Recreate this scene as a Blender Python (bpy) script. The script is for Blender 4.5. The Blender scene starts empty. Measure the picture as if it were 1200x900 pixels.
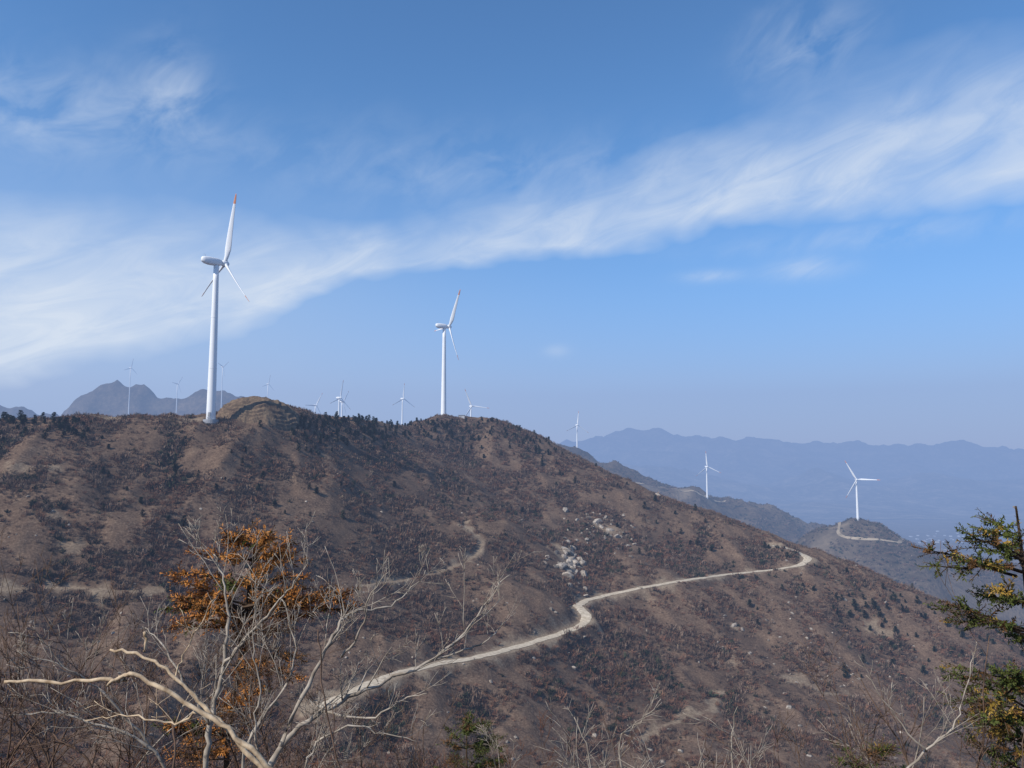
import bpy, math, random
import numpy as np
from mathutils import Vector, Matrix
random.seed(7); rng=np.random.default_rng(11)
scene=bpy.context.scene
F=924.0; PITCH=math.atan(88/924.0)
CP,SP=math.cos(PITCH),math.sin(PITCH)
def P(u,v,d):
    cx=(u-600)/F; cz=(450-v)/F
    dx,dy,dz=cx,CP-SP*cz,SP+CP*cz
    t=d/dy
    return (dx*t,d,dz*t)
# ------------------------------------------------------------ noise
perm=rng.permutation(256); tab=rng.random(256)*2-1
def vnoise(x,y,s=0):
    xi=np.floor(x).astype(np.int64); yi=np.floor(y).astype(np.int64)
    fx=x-xi; fy=y-yi
    fx=fx*fx*fx*(fx*(fx*6-15)+10); fy=fy*fy*fy*(fy*(fy*6-15)+10)
    def h(a,b): return tab[perm[(perm[(a+s*17)&255]+b+s*31)&255]]
    a=h(xi,yi);b=h(xi+1,yi);c=h(xi,yi+1);d=h(xi+1,yi+1)
    return (a*(1-fx)+b*fx)*(1-fy)+(c*(1-fx)+d*fx)*fy
def fbm(x,y,o=4,s=0):
    r=0;a=1.0;c,sn=0.8,0.6
    for i in range(o):
        r=r+a*vnoise(x,y,s+i); a*=0.5
        x,y=(x*c-y*sn)*2.03+5.1,(x*sn+y*c)*2.03+9.7
    return r
def ridged(x,y,o=4,s=0):
    r=0;a=1.0;c,sn=0.8,0.6
    for i in range(o):
        r=r+a*(1-2*np.abs(vnoise(x,y,s+i))); a*=0.5
        x,y=(x*c-y*sn)*2.03+5.1,(x*sn+y*c)*2.03+9.7
    return r
def sstep(a,b,x):
    t=np.clip((x-a)/(b-a),0,1); return t*t*(3-2*t)
def blur(A,n):
    B=A.copy()
    for ax in (0,1):
        c=np.cumsum(np.pad(B,[(n+1,n) if a==ax else (0,0) for a in (0,1)],mode='edge'),axis=ax)
        if ax==0: B=(c[2*n+1:]-c[:-2*n-1])/(2*n+1)
        else: B=(c[:,2*n+1:]-c[:,:-2*n-1])/(2*n+1)
    return B
# ------------------------------------------------------------ materials
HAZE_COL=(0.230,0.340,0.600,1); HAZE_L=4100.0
def new_mat(name):
    m=bpy.data.materials.new(name); m.use_nodes=True
    m.cycles.emission_sampling='NONE'
    nt=m.node_tree; nt.nodes.clear()
    return m,nt
def N(nt,t,**k):
    n=nt.nodes.new(t)
    for a,b in k.items(): setattr(n,a,b)
    return n
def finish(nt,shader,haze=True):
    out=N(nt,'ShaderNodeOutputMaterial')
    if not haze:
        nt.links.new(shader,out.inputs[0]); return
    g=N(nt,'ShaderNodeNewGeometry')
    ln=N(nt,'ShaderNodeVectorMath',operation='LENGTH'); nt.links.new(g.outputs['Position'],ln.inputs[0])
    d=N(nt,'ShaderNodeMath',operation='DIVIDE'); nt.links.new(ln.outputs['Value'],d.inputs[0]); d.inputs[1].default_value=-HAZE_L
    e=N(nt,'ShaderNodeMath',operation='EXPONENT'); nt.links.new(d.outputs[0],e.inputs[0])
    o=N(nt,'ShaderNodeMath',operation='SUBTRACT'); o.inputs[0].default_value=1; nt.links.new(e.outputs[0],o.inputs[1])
    em=N(nt,'ShaderNodeEmission'); em.inputs[0].default_value=HAZE_COL  # aerial haze painted into the surface as glow, growing with distance from the origin
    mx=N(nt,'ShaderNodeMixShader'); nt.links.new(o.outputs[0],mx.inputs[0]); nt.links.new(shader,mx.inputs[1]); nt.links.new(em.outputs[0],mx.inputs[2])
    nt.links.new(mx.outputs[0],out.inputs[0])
def noise(nt,scale,detail=4,vec=None,rough=0.55):
    n=N(nt,'ShaderNodeTexNoise'); n.inputs['Scale'].default_value=scale; n.inputs['Detail'].default_value=detail; n.inputs['Roughness'].default_value=rough
    if vec is None:
        g=N(nt,'ShaderNodeNewGeometry'); vec=g.outputs['Position']
    nt.links.new(vec,n.inputs['Vector']); return n.outputs['Fac']
def ramp(nt,fac,stops):
    r=N(nt,'ShaderNodeValToRGB'); cr=r.color_ramp
    while len(cr.elements)<len(stops): cr.elements.new(0.5)
    for e,(p,c) in zip(cr.elements,stops):
        e.position=p; e.color=(c[0],c[1],c[2],1) if not isinstance(c,(int,float)) else (c,c,c,1)
    nt.links.new(fac,r.inputs[0]); return r.outputs[0]
def mixc(nt,fac,a,b,mode='MIX'):
    m=N(nt,'ShaderNodeMix',data_type='RGBA',blend_type=mode)
    if isinstance(fac,(int,float)): m.inputs[0].default_value=fac
    else: nt.links.new(fac,m.inputs[0])
    for i,s in ((6,a),(7,b)):
        if isinstance(s,tuple): m.inputs[i].default_value=(s[0],s[1],s[2],1)
        else: nt.links.new(s,m.inputs[i])
    return m.outputs[2]
def math_(nt,op,a,b=None,c=None,clamp=False):
    m=N(nt,'ShaderNodeMath',operation=op); m.use_clamp=clamp
    for i,s in enumerate((a,b,c)):
        if s is None: continue
        if isinstance(s,(int,float)): m.inputs[i].default_value=s
        else: nt.links.new(s,m.inputs[i])
    return m.outputs[0]
def bsdf(nt,col,rough=0.9,bump=None,bdist=0.1,bstr=0.6,spec=0.15):
    if spec<=0.05:
        b=N(nt,'ShaderNodeBsdfDiffuse'); cin,nin=b.inputs['Color'],b.inputs['Normal']
    else:
        b=N(nt,'ShaderNodeBsdfPrincipled'); b.inputs['Roughness'].default_value=rough
        b.inputs['Specular IOR Level'].default_value=spec; cin,nin=b.inputs['Base Color'],b.inputs['Normal']
    if isinstance(col,tuple): cin.default_value=(col[0],col[1],col[2],1)
    else: nt.links.new(col,cin)
    if bump is not None:
        bp=N(nt,'ShaderNodeBump'); bp.inputs['Strength'].default_value=bstr; bp.inputs['Distance'].default_value=bdist
        nt.links.new(bump,bp.inputs['Height']); nt.links.new(bp.outputs[0],nin)
    return b.outputs[0]
def mat_ground():
    m,nt=new_mat('dry_hillside_soil')
    mid=noise(nt,0.12,4,rough=0.65); fine=noise(nt,1.3,3,rough=0.7)
    c1=ramp(nt,mid,[(0.3,(0.062,0.041,0.029)),(0.5,(0.130,0.086,0.058)),(0.70,(0.22,0.153,0.102))])
    c2=ramp(nt,fine,[(0.3,(0.042,0.029,0.021)),(0.52,(0.128,0.084,0.057)),(0.72,(0.28,0.20,0.138))])
    c=mixc(nt,0.6,c1,c2)
    at=N(nt,'ShaderNodeAttribute',attribute_name='mask'); sp=N(nt,'ShaderNodeSeparateColor'); nt.links.new(at.outputs['Color'],sp.inputs[0])
    soil=ramp(nt,fine,[(0.3,(0.20,0.15,0.10)),(0.7,(0.38,0.31,0.22))])
    f=math_(nt,'MULTIPLY',sp.outputs[0],ramp(nt,mid,[(0.3,0.5),(0.6,1.0)]))
    c=mixc(nt,f,c,soil)
    terr=ramp(nt,fine,[(0.3,(0.10,0.070,0.045)),(0.7,(0.24,0.175,0.11))])
    c=mixc(nt,sp.outputs[1],c,terr)
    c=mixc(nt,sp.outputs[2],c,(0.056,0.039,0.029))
    finish(nt,bsdf(nt,c,1.0,fine,0.35,0.8,spec=0.0)); return m
def mat_far(name,stops,s1,s2,bd):
    m,nt=new_mat(name)
    a=noise(nt,s1,3,rough=0.65); b=noise(nt,s2,3,rough=0.7)
    c=mixc(nt,0.5,ramp(nt,a,stops),ramp(nt,b,stops))
    at=N(nt,'ShaderNodeAttribute',attribute_name='mask'); sp=N(nt,'ShaderNodeSeparateColor'); nt.links.new(at.outputs['Color'],sp.inputs[0])
    c=mixc(nt,sp.outputs[0],c,(0.30,0.235,0.16))
    finish(nt,bsdf(nt,c,1.0,b,bd,0.9,spec=0.0)); return m
def mat_simple(name,cols,scale=3,rough=0.9,bd=0.02,haze=True,rand=0.0,spec=0.15):
    m,nt=new_mat(name)
    n=noise(nt,scale,2)
    c=ramp(nt,n,[(0.3,cols[0]),(0.7,cols[1])])
    if rand>0:
        oi=N(nt,'ShaderNodeObjectInfo')
        hs=N(nt,'ShaderNodeHueSaturation')
        v=math_(nt,'MULTIPLY_ADD',oi.outputs['Random'],rand*2,1-rand)
        nt.links.new(v,hs.inputs['Value']); nt.links.new(c,hs.inputs['Color'])
        c=hs.outputs[0]
    finish(nt,bsdf(nt,c,rough,n if bd>0 else None,bd,0.5,spec),haze); return m
def mat_attr(name):
    m,nt=new_mat(name)
    at=N(nt,'ShaderNodeAttribute',attribute_name='tint')
    finish(nt,bsdf(nt,at.outputs['Color'],1,None,0,0,0.0)); return m
M_ground=mat_ground(); M_brush=mat_attr('dry_brush')
M_road=mat_simple('pale_dirt_track',((0.34,0.28,0.20),(0.56,0.48,0.37)),0.8,1.0,0.05,spec=0)
M_road2=mat_simple('far_dirt_track',((0.24,0.19,0.13),(0.38,0.31,0.22)),0.05,1.0,0.0,spec=0)
M_paint=mat_simple('white_turbine_paint',((0.76,0.77,0.78),(0.82,0.83,0.84)),0.15,0.4,0.0,spec=0.4)
M_red=mat_simple('orange_red_tip_paint',((0.60,0.22,0.10),(0.66,0.27,0.13)),0.5,0.45,0.0)
M_grey=mat_simple('turbine_vent_grey',((0.25,0.26,0.28),(0.3,0.31,0.33)),0.5,0.5,0.0)
M_rock=mat_simple('granite',((0.15,0.125,0.10),(0.38,0.33,0.275)),1.2,0.9,0.15,rand=0.35,spec=0)
M_pg=mat_simple('dark_evergreen',((0.024,0.030,0.019),(0.050,0.058,0.034)),0.3,1,0,rand=0.4,spec=0.0)
M_nt1=mat_simple('grey_brown_twigs',((0.08,0.055,0.042),(0.17,0.12,0.092)),2,1,0,rand=0.3,spec=0.0)
M_nt2=mat_simple('rusty_twigs',((0.10,0.048,0.032),(0.18,0.09,0.06)),2,1,0,rand=0.3,spec=0.0)
M_bark=mat_simple('pale_bark',((0.20,0.165,0.13),(0.42,0.37,0.31)),14,0.9,0.004,haze=False,spec=0)
M_tan=mat_simple('broken_tan_wood',((0.26,0.18,0.11),(0.60,0.47,0.32)),26,0.85,0.006,haze=False)
M_dtwig=mat_simple('dark_twig_bark',((0.075,0.05,0.037),(0.18,0.12,0.09)),10,0.9,0.0,haze=False,spec=0.0)
M_dbark=mat_simple('dark_conifer_bark',((0.04,0.028,0.02),(0.10,0.07,0.05)),12,0.95,0.0,haze=False,spec=0.0)
M_orange=mat_simple('dying_orange_needles',((0.28,0.095,0.02),(0.54,0.24,0.065)),9,0.7,0,haze=False)
M_brownn=mat_simple('brown_needles',((0.07,0.04,0.018),(0.18,0.09,0.035)),9,0.8,0,haze=False)
M_green=mat_simple('olive_green_needles',((0.04,0.055,0.014),(0.10,0.115,0.028)),9,0.7,0,haze=False)
M_yellow=mat_simple('yellowing_needles',((0.20,0.14,0.025),(0.36,0.22,0.05)),9,0.7,0,haze=False)
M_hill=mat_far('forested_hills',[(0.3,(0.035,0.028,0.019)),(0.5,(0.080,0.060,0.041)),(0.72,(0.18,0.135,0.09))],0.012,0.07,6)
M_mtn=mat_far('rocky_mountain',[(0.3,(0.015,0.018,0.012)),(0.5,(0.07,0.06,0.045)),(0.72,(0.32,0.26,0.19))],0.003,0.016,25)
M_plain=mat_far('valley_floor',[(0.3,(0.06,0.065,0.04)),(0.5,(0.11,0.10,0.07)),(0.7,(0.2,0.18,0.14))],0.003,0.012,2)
# ------------------------------------------------------------ mesh helpers
def link(o): scene.collection.objects.link(o); return o
def fast_mesh(name,co,q,smooth=True):
    k=q.shape[1]
    me=bpy.data.meshes.new(name)
    me.vertices.add(len(co)); me.vertices.foreach_set('co',co.astype(np.float32).ravel())
    me.loops.add(q.size); me.loops.foreach_set('vertex_index',q.ravel().astype(np.int32))
    me.polygons.add(len(q)); me.polygons.foreach_set('loop_start',np.arange(0,q.size,k,dtype=np.int32))
    me.polygons.foreach_set('loop_total',np.full(len(q),k,dtype=np.int32))
    me.polygons.foreach_set('use_smooth',np.full(len(q),smooth,dtype=bool))
    me.update(calc_edges=True)
    return me
def grid_mesh(name,X,Y,Z,mask,mat):
    ny,nx=Z.shape
    co=np.stack([X,Y,Z],-1).reshape(-1,3)
    i=np.arange(nx*ny).reshape(ny,nx)
    q=np.stack([i[:-1,:-1],i[:-1,1:],i[1:,1:],i[1:,:-1]],-1).reshape(-1,4)
    me=fast_mesh(name,co,q)
    a=me.attributes.new('mask','FLOAT_COLOR','POINT')
    c=np.zeros((len(co),4),np.float32); c[:,3]=1
    if mask is not None: c[:,:mask.shape[-1]]=mask.reshape(-1,mask.shape[-1])
    a.data.foreach_set('color',c.ravel())
    me.materials.append(mat)
    return link(bpy.data.objects.new(name,me))
class Buf:
    def __init__(s): s.v=[];s.f=[];s.m=[]
    def tube(s,pts,r0,r1,mi=0,sides=5,rad=None):
        n=len(pts); base=len(s.v)
        for i,p in enumerate(pts):
            t=(pts[min(i+1,n-1)]-pts[max(i-1,0)])
            if t.length<1e-9: t=Vector((0,0,1))
            t.normalize()
            a=t.cross(Vector((0.31,0.2,0.93))) 
            if a.length<0.05: a=t.cross(Vector((1,0,0)))
            a.normalize(); b=t.cross(a)
            r=rad[i] if rad else r0+(r1-r0)*i/(n-1)
            for k in range(sides):
                an=2*math.pi*k/sides
                s.v.append(p+(a*math.cos(an)+b*math.sin(an))*r)
        for i in range(n-1):
            for k in range(sides):
                k2=(k+1)%sides
                s.f.append((base+i*sides+k,base+i*sides+k2,base+(i+1)*sides+k2,base+(i+1)*sides+k)); s.m.append(mi)
        s.f.append(tuple(base+k for k in range(sides))[::-1]); s.m.append(mi)
        s.f.append(tuple(base+(n-1)*sides+k for k in range(sides))); s.m.append(mi)
    def tri(s,a,b,c,mi=0):
        k=len(s.v); s.v+= [a,b,c]; s.f.append((k,k+1,k+2)); s.m.append(mi)
    def quad(s,a,b,c,d,mi=0):
        k=len(s.v); s.v+= [a,b,c,d]; s.f.append((k,k+1,k+2,k+3)); s.m.append(mi)
    def obj(s,name,mats,smooth=False,do_link=True):
        me=bpy.data.meshes.new(name); me.from_pydata([tuple(v) for v in s.v],[],s.f)
        for m in mats: me.materials.append(m)
        me.polygons.foreach_set('material_index',np.array(s.m,dtype=np.int32))
        if smooth: me.polygons.foreach_set('use_smooth',np.ones(len(s.f),dtype=bool))
        me.update()
        o=bpy.data.objects.new(name,me)
        return link(o) if do_link else o
def rv(s=1): return Vector((random.gauss(0,1),random.gauss(0,1),random.gauss(0,1)))*s
# ------------------------------------------------------------ main terrain
ridge=[(-250,500,360),(-100,492,355),(0,487,350),(60,491,352),(130,492,360),(200,489,365),(253,488,370),(300,489,385),(350,489,405),(400,491,450),(440,494,490),(480,494,550),(524,493,600),(580,493,600),(620,506,580),(650,521,565),(680,540,550),(740,566,530),(800,591,505),(860,614,480),(910,636,460),(950,653,440),(1000,676,425),(1060,700,410),(1120,725,400),(1200,760,390),(1320,800,380)]
RU=[r[0] for r in ridge]; RV=[r[1] for r in ridge]
front={-100:[(600,270),(720,215),(850,180)],
0:[(540,300),(600,265),(700,225),(800,195),(900,175)],
130:[(560,305),(650,255),(750,215),(880,180)],
260:[(540,325),(620,280),(700,245),(800,210),(900,180)],
400:[(540,390),(600,330),(680,280),(760,240),(830,215),(900,190)],
524:[(540,500),(600,400),(660,335),(720,295),(770,262),(830,230),(900,200)],
600:[(560,480),(620,388),(680,322),(720,294),(760,272),(900,205)],
650:[(620,425),(690,352)],
690:[(580,480),(640,412),(690,370),(720,340),(780,290),(840,250),(900,215)],
800:[(640,440),(680,385),(720,350),(780,305),(850,262),(900,235)],
900:[(660,430),(700,385),(760,335),(820,290),(900,245)],
1000:[(720,390),(780,340),(850,290),(900,255)],
1100:[(760,370),(820,320),(900,262)],
1200:[(800,350),(850,310),(900,270)],1320:[(850,330),(900,290)]}
C=[]
for u,v,d in ridge:
    x,y,z=P(u,v,d); C.append((x,y,z))
    C.append((x*(d+60)/d,d+60,z-12)); C.append((x*(d+190)/d,d+190,z-80))
for u,l in front.items():
    for v,d in l: C.append(P(u,v,d))
C=np.array(C)
def tps_fit(C,lam=0.5):
    n=len(C); S=100.0
    p=C[:,:2]/S
    r2=((p[:,None]-p[None])**2).sum(-1)
    K=0.5*r2*np.log(r2+1e-12); K[np.arange(n),np.arange(n)]=lam*0.01
    A=np.zeros((n+3,n+3)); A[:n,:n]=K; A[:n,n]=1; A[:n,n+1:]=p; A[n:,:n]=A[:n,n:].T
    b=np.zeros(n+3); b[:n]=C[:,2]
    w=np.linalg.solve(A,b)
    def f(X,Y):
        sh=X.shape; x=X.ravel()/S; y=Y.ravel()/S
        o=w[n]+w[n+1]*x+w[n+2]*y
        for i in range(n):
            r=(x-p[i,0])**2+(y-p[i,1])**2
            o+=w[i]*0.5*r*np.log(r+1e-12)
        return o.reshape(sh)
    return f
tps=tps_fit(C)
ST=1.1
xs=np.arange(-400,470,ST); ys=np.arange(-30,720,ST)
X,Y=np.meshgrid(xs,ys)
H=tps(X,Y)
H+=fbm(X/55,Y/90,3,1)*2.8
H+=-np.abs(vnoise(X/34+3,Y/110,5))*6+1.7
H+=-np.abs(vnoise(X/15+Y/60,Y/50,6))*1.6+0.5
H+=fbm(X/11,Y/14,3,9)*0.9+fbm(X/3.2,Y/3.2,2,14)*0.28
bot=P(600,900,1.0)[2]
near=-1.75+(bot-0.050)*np.maximum(Y,-5)+fbm(X/9,Y/9,3,3)*0.25*np.clip(Y/15,0.2,3)
k=4.0
kk=np.clip(0.5+0.5*(H-near)/k,0,1)
H=near*(1-kk)+H*kk+k*kk*(1-kk)*np.clip((Y-40)/60,0,1)
mx,my,_=P(303,480,384)
H-=260*sstep(600,720,Y)
H-=200*sstep(380,470,X)
mask=np.zeros(X.shape+(3,),np.float32)
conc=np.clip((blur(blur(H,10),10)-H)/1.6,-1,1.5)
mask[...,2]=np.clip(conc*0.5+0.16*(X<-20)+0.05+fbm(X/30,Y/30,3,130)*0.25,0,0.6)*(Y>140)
def hs(x,y):
    fx=(np.asarray(x)-xs[0])/ST; fy=(np.asarray(y)-ys[0])/ST
    fx=np.clip(fx,0,len(xs)-1.001); fy=np.clip(fy,0,len(ys)-1.001)
    i=fx.astype(int); j=fy.astype(int); a=fx-i; b=fy-j
    return (H[j,i]*(1-a)+H[j,i+1]*a)*(1-b)+(H[j+1,i]*(1-a)+H[j+1,i+1]*a)*b
def cast(u,v,d0=178,d1=690):
    d=np.arange(d0,d1,0.5); a=P(u,v,1.0)
    x=a[0]*d; z=a[2]*d; h=hs(x,d)
    k=np.nonzero(h>z)[0]
    if len(k)==0: 
        k=[np.argmin(z-h)]
    k=k[0]; return np.array((x[k],d[k],h[k]))
def visible(px,py,pz,hf,marg,n=70):
    vis=np.ones(len(px),bool)
    for f in np.linspace(0.3,0.985,n):
        vis&= hf(px*f,py*f) < (pz+marg)*f
    return vis
def resample(pts,step):
    pts=np.array(pts); s=np.r_[0,np.cumsum(np.linalg.norm(np.diff(pts[:,:2],axis=0),axis=1))]
    t=np.arange(0,s[-1],step)
    return np.stack([np.interp(t,s,pts[:,i]) for i in range(3)],1)
def smooth(p,n):
    p=p.copy()
    for _ in range(n):
        p[1:-1]=0.25*p[:-2]+0.5*p[1:-1]+0.25*p[2:]
    return p
def do_carve(path,half,edge,soil,rag=1.6):
    global H
    D=np.full(X.shape,1e9); ZP=np.zeros(X.shape)
    for (x,y,z) in path:
        i0=max(0,int((x-edge-xs[0])/ST)); i1=min(len(xs),int((x+edge-xs[0])/ST)+2)
        j0=max(0,int((y-edge-ys[0])/ST)); j1=min(len(ys),int((y+edge-ys[0])/ST)+2)
        d=np.sqrt((X[j0:j1,i0:i1]-x)**2+(Y[j0:j1,i0:i1]-y)**2)
        c=d<D[j0:j1,i0:i1]
        ZP[j0:j1,i0:i1]=np.where(c,z,ZP[j0:j1,i0:i1]); D[j0:j1,i0:i1]=np.minimum(d,D[j0:j1,i0:i1])
    w=sstep(edge,half,D)
    H=H*(1-w)+ZP*w
    n=fbm(X/5,Y/5,3,22)
    mask[...,0]=np.maximum(mask[...,0],soil*sstep(half*1.9,half*0.9,D+n*rag))
road_px=[(905,640),(925,643),(941,650),(949,656),(935,664),(900,669),(850,674),(800,681),(750,690),(710,698),(686,704),(676,711),(684,718),(690,725),(680,735),(650,746),(610,758),(560,771),(510,779),(460,792),(420,808),(392,822),(372,832)]
rp=np.array([cast(u,v) for u,v in road_px])
rp=smooth(resample(rp,1.0),12)
do_carve(rp,2.9,7.5,0.7,2.6)
tracks=[[(430,686),(470,681),(515,671),(545,660),(562,648),(566,636),(548,620),(538,604)],
[(-60,690),(0,692),(80,690),(160,693),(225,690)],
[(720,872),(760,862),(790,845),(835,832),(842,812)],
[(900,790),(940,796),(960,812),(1000,815)]]
for i,t in enumerate(tracks):
    tp=smooth(resample(np.array([cast(u,v) for u,v in t]),1.0),10)
    do_carve(tp,1.1,3.6,(0.6,0.6,0.6,0.5)[i],2.4)
for (u,v,r,a) in [(20,548,5,.5),(60,552,6,.5),(90,640,5,.4),(665,655,8,.6),(650,640,6,.55),(712,620,8,.4),(935,800,7,.6),(1030,740,6,.6),(860,735,3,.6),(560,632,3,.5),(760,610,4,.4),(380,535,5,.3),(130,490,6,.6),(230,492,8,.5),(440,492,7,.4),(120,700,5,.4),(60,600,4,.4),(450,620,4,.3),(860,770,5,.4),(760,700,4,.4)]:
    c=cast(u,v); d=np.hypot(X-c[0],Y-c[1])+fbm(X/4,Y/4,3,30)*r*0.6
    mask[...,0]=np.maximum(mask[...,0],a*sstep(r,r*0.4,d))
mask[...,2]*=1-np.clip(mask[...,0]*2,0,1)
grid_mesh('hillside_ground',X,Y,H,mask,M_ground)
# terraced mound
mxs=np.arange(mx-27,mx+27,0.28); mys=np.arange(my-24,my+20,0.28); MX,MY=np.meshgrid(mxs,mys)
mr=np.sqrt(((MX-mx)/20)**2+((MY-my)/16)**2)+fbm(MX/8,MY/8,4,33)*0.07
bump=7.6*np.clip(1-mr**2.6,0,1)**0.7
step=1.15; fr=(bump+fbm(MX/7,MY/7,2,37)*0.3)/step; ff=fr-np.floor(fr)
tz=(np.floor(fr)+sstep(0.5,0.8,ff))*step
brk=sstep(-0.55,-0.1,fbm(MX/5,MY/5,2,39))
bt=bump*(1-brk)+tz*brk
MZ=hs(MX,MY)+bt-0.55+np.where(mr<1,0.55,0)*sstep(1.0,0.95,mr)+fbm(MX/1.1,MY/1.1,3,44)*0.14
MZ-=1.5*sstep(1.0,1.15,mr)
mm=np.zeros(MX.shape+(3,),np.float32); mm[...,1]=np.clip(0.7+fbm(MX/4,MY/4,3,46)*0.5,0.1,1); mm[...,2]=brk*sstep(0.45,0.6,ff)*sstep(0.9,0.78,ff)*0.7*(bump>0.3)  # blue channel paints terrace shadows as dark stripes along the risers
grid_mesh('terraced_mound',MX,MY,MZ,mm,M_ground)
def mound_h(x,y):
    i=np.clip(((x-mxs[0])/0.28).astype(int),0,len(mxs)-1); j=np.clip(((y-mys[0])/0.28).astype(int),0,len(mys)-1)
    return MZ[j,i]
def strip(name,path,half,mat,off=0.12,hf=None):
    b=Buf(); n=len(path)
    for i in range(n):
        t=path[min(i+1,n-1)]-path[max(i-1,0)]; t=t/np.linalg.norm(t[:2]); nx,ny=-t[1],t[0]
        for k in (-1,-0.55,0,0.55,1):
            w=half*(1+(0.13*math.sin(i*0.37+k)+0.10*math.sin(i*0.91+2*k)+random.uniform(-.06,.06) if abs(k)==1 else 0))
            x=path[i][0]+nx*w*k; y=path[i][1]+ny*w*k
            z=(hf(x,y) if hf else path[i][2])
            b.v.append(Vector((x,y,z+off-(0.1 if abs(k)==1 else 0)-(0.03 if abs(k)==.55 else 0))))
    for i in range(n-1):
        for k in range(4):
            a=i*5+k; b.f.append((a,a+1,a+6,a+5)); b.m.append(0)
    return b.obj(name,[mat],True)
strip('dirt_road',rp,2.0,M_road,0.22,hf=lambda x,y:float(hs(x,y)))
# ------------------------------------------------------------ distant terrain
G2=11.0
xs2=np.arange(-2600,4200,G2); ys2=np.arange(560,6200,G2)
X2,Y2=np.meshgrid(xs2,ys2)
ZB=-430
def layer(sil,D0,wf,wb,base,X,Y,pw=1.6):
    a=np.array([P(u,v,D0) for u,v in sil])
    S=np.interp(X,a[:,0],a[:,2])
    t=(Y-D0); w=np.where(t<0,wf,wb)
    s=np.exp(-(np.abs(t)/w)**pw)
    return base+(S-base)*s
BASE=np.interp(Y2,[560,1000,2000,3600,6200],[-205,-225,-290,ZB,ZB-5])
A=layer([(-400,480),(-150,470),(0,472),(40,482),(70,487),(80,476),(92,464),(106,458),(118,452),(137,447),(147,453),(158,451),(170,454),(185,462),(198,460),(212,463),(228,457),(240,452),(250,453),(262,455),(285,461),(310,468),(335,476),(352,483),(400,500),(520,540),(640,600),(700,640)],3200,430,600,ZB,X2,Y2,1.3)
B1=layer([(-200,505),(100,500),(350,503),(473,504),(553,506),(620,516),(690,536),(740,549),(780,564),(830,581),(870,590),(910,600),(940,610),(1000,626),(1100,652),(1200,668),(1400,700)],1850,520,420,ZB,X2,Y2)
B2=layer([(700,760),(860,690),(920,640),(945,624),(970,614),(985,612),(1004,612),(1030,614),(1050,626),(1080,637),(1130,645),(1200,662),(1300,690),(1500,740)],1290,420,260,ZB,X2,Y2,1.5)
def smax(a,b,k=25):
    h=np.clip(0.5+0.5*(a-b)/k,0,1); return b*(1-h)+a*h+k*h*(1-h)*0.5
H2=smax(smax(smax(BASE,A),B1),B2)
up2=np.clip((H2-ZB-15)/60,0.08,1)
H2+=(ridged(X2/330,Y2/330,5,40)-0.85)*np.interp(Y2,[560,1500,2600,4000],[7,11,34,8])*up2
H2+=(ridged(X2/95,Y2/120,3,57)-0.6)*np.interp(Y2,[560,1500,2600,4000],[4,5,18,3])*up2
H2+=fbm(X2/40,Y2/40,2,50)*np.interp(Y2,[560,2600,4000],[2,5,2])
turb=[(399.5,466,1500,50,8),(403,471,1750,65,40),(371,475,1850,40,28),(473,467,1750,35,2),(553,476,1450,22,-25),
(677,498,1960,25,4),(829,547,1750,25,-6),(1004,562,1270,10,-29),
(154,431,2900,40,10),(209,450,2900,50,35),(262,430,2900,50,50),(315,450,2900,45,10)]
for (u,v,d,_,_) in turb:
    if d>2500: continue
    x,y,z=P(u,v,d); tz=z-68
    r=np.hypot(X2-x,Y2-y); cz=H2[int((y-ys2[0])/G2),int((x-xs2[0])/G2)]
    H2+=(tz-cz)*np.exp(-(r/85)**2)
def hs2(x,y):
    fx=np.clip((np.asarray(x)-xs2[0])/G2,0,len(xs2)-1.001); fy=np.clip((np.asarray(y)-ys2[0])/G2,0,len(ys2)-1.001)
    i=fx.astype(int); j=fy.astype(int); a=fx-i; b=fy-j
    return (H2[j,i]*(1-a)+H2[j,i+1]*a)*(1-b)+(H2[j+1,i]*(1-a)+H2[j+1,i+1]*a)*b
def cast2(u,v,d0=620,d1=5500):
    d=np.arange(d0,d1,3.0); a=P(u,v,1.0); x=a[0]*d; z=a[2]*d; h=hs2(x,d)
    k=np.nonzero(h>z)[0]; k=k[0] if len(k) else int(np.argmin(z-h)); return np.array((x[k],d[k],h[k]))
m2=np.zeros(X2.shape+(1,),np.float32)
for (u,v,r,a) in [(760,571,22,.35),(800,577,25,.35),(830,586,22,.35),(985,618,14,.5),(960,640,25,.25),(940,606,30,.25),(1150,664,20,.25)]:
    c=cast2(u,v); d=np.hypot(X2-c[0],Y2-c[1])+fbm(X2/25,Y2/25,2,60)*r*0.5
    m2[...,0]=np.maximum(m2[...,0],a*sstep(r*1.3,r*0.4,d))
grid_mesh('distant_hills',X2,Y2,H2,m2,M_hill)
for nm,px in (('distant_road',[(962,613),(975,614),(984,619),(980,626),(988,632),(1015,635),(1055,639),(1085,643),(1112,646)]),
              ('distant_road',[(745,568),(775,571),(800,577),(822,582),(850,587)])):
    pth=resample(np.array([cast2(u,v) for u,v in px]),6.0)
    pth=smooth(pth,4)
    strip(nm,pth,2.3 if px[0][0]>900 else 2.8,M_road2,1.2,hf=lambda x,y:float(hs2(x,y)))
xs3=np.arange(-9000,15000,60.0); ys3=np.arange(5600,15000,60.0); X3,Y3=np.meshgrid(xs3,ys3)
C1=layer([(-800,560),(300,560),(560,545),(620,532),(655,518),(700,512),(730,507),(760,503),(785,508),(820,510),(850,512),(900,516),(960,519),(1010,517),(1050,523),(1090,522),(1130,516),(1160,525),(1200,530),(1300,526),(1500,540)],11500,2100,1500,ZB,X3,Y3)
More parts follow.
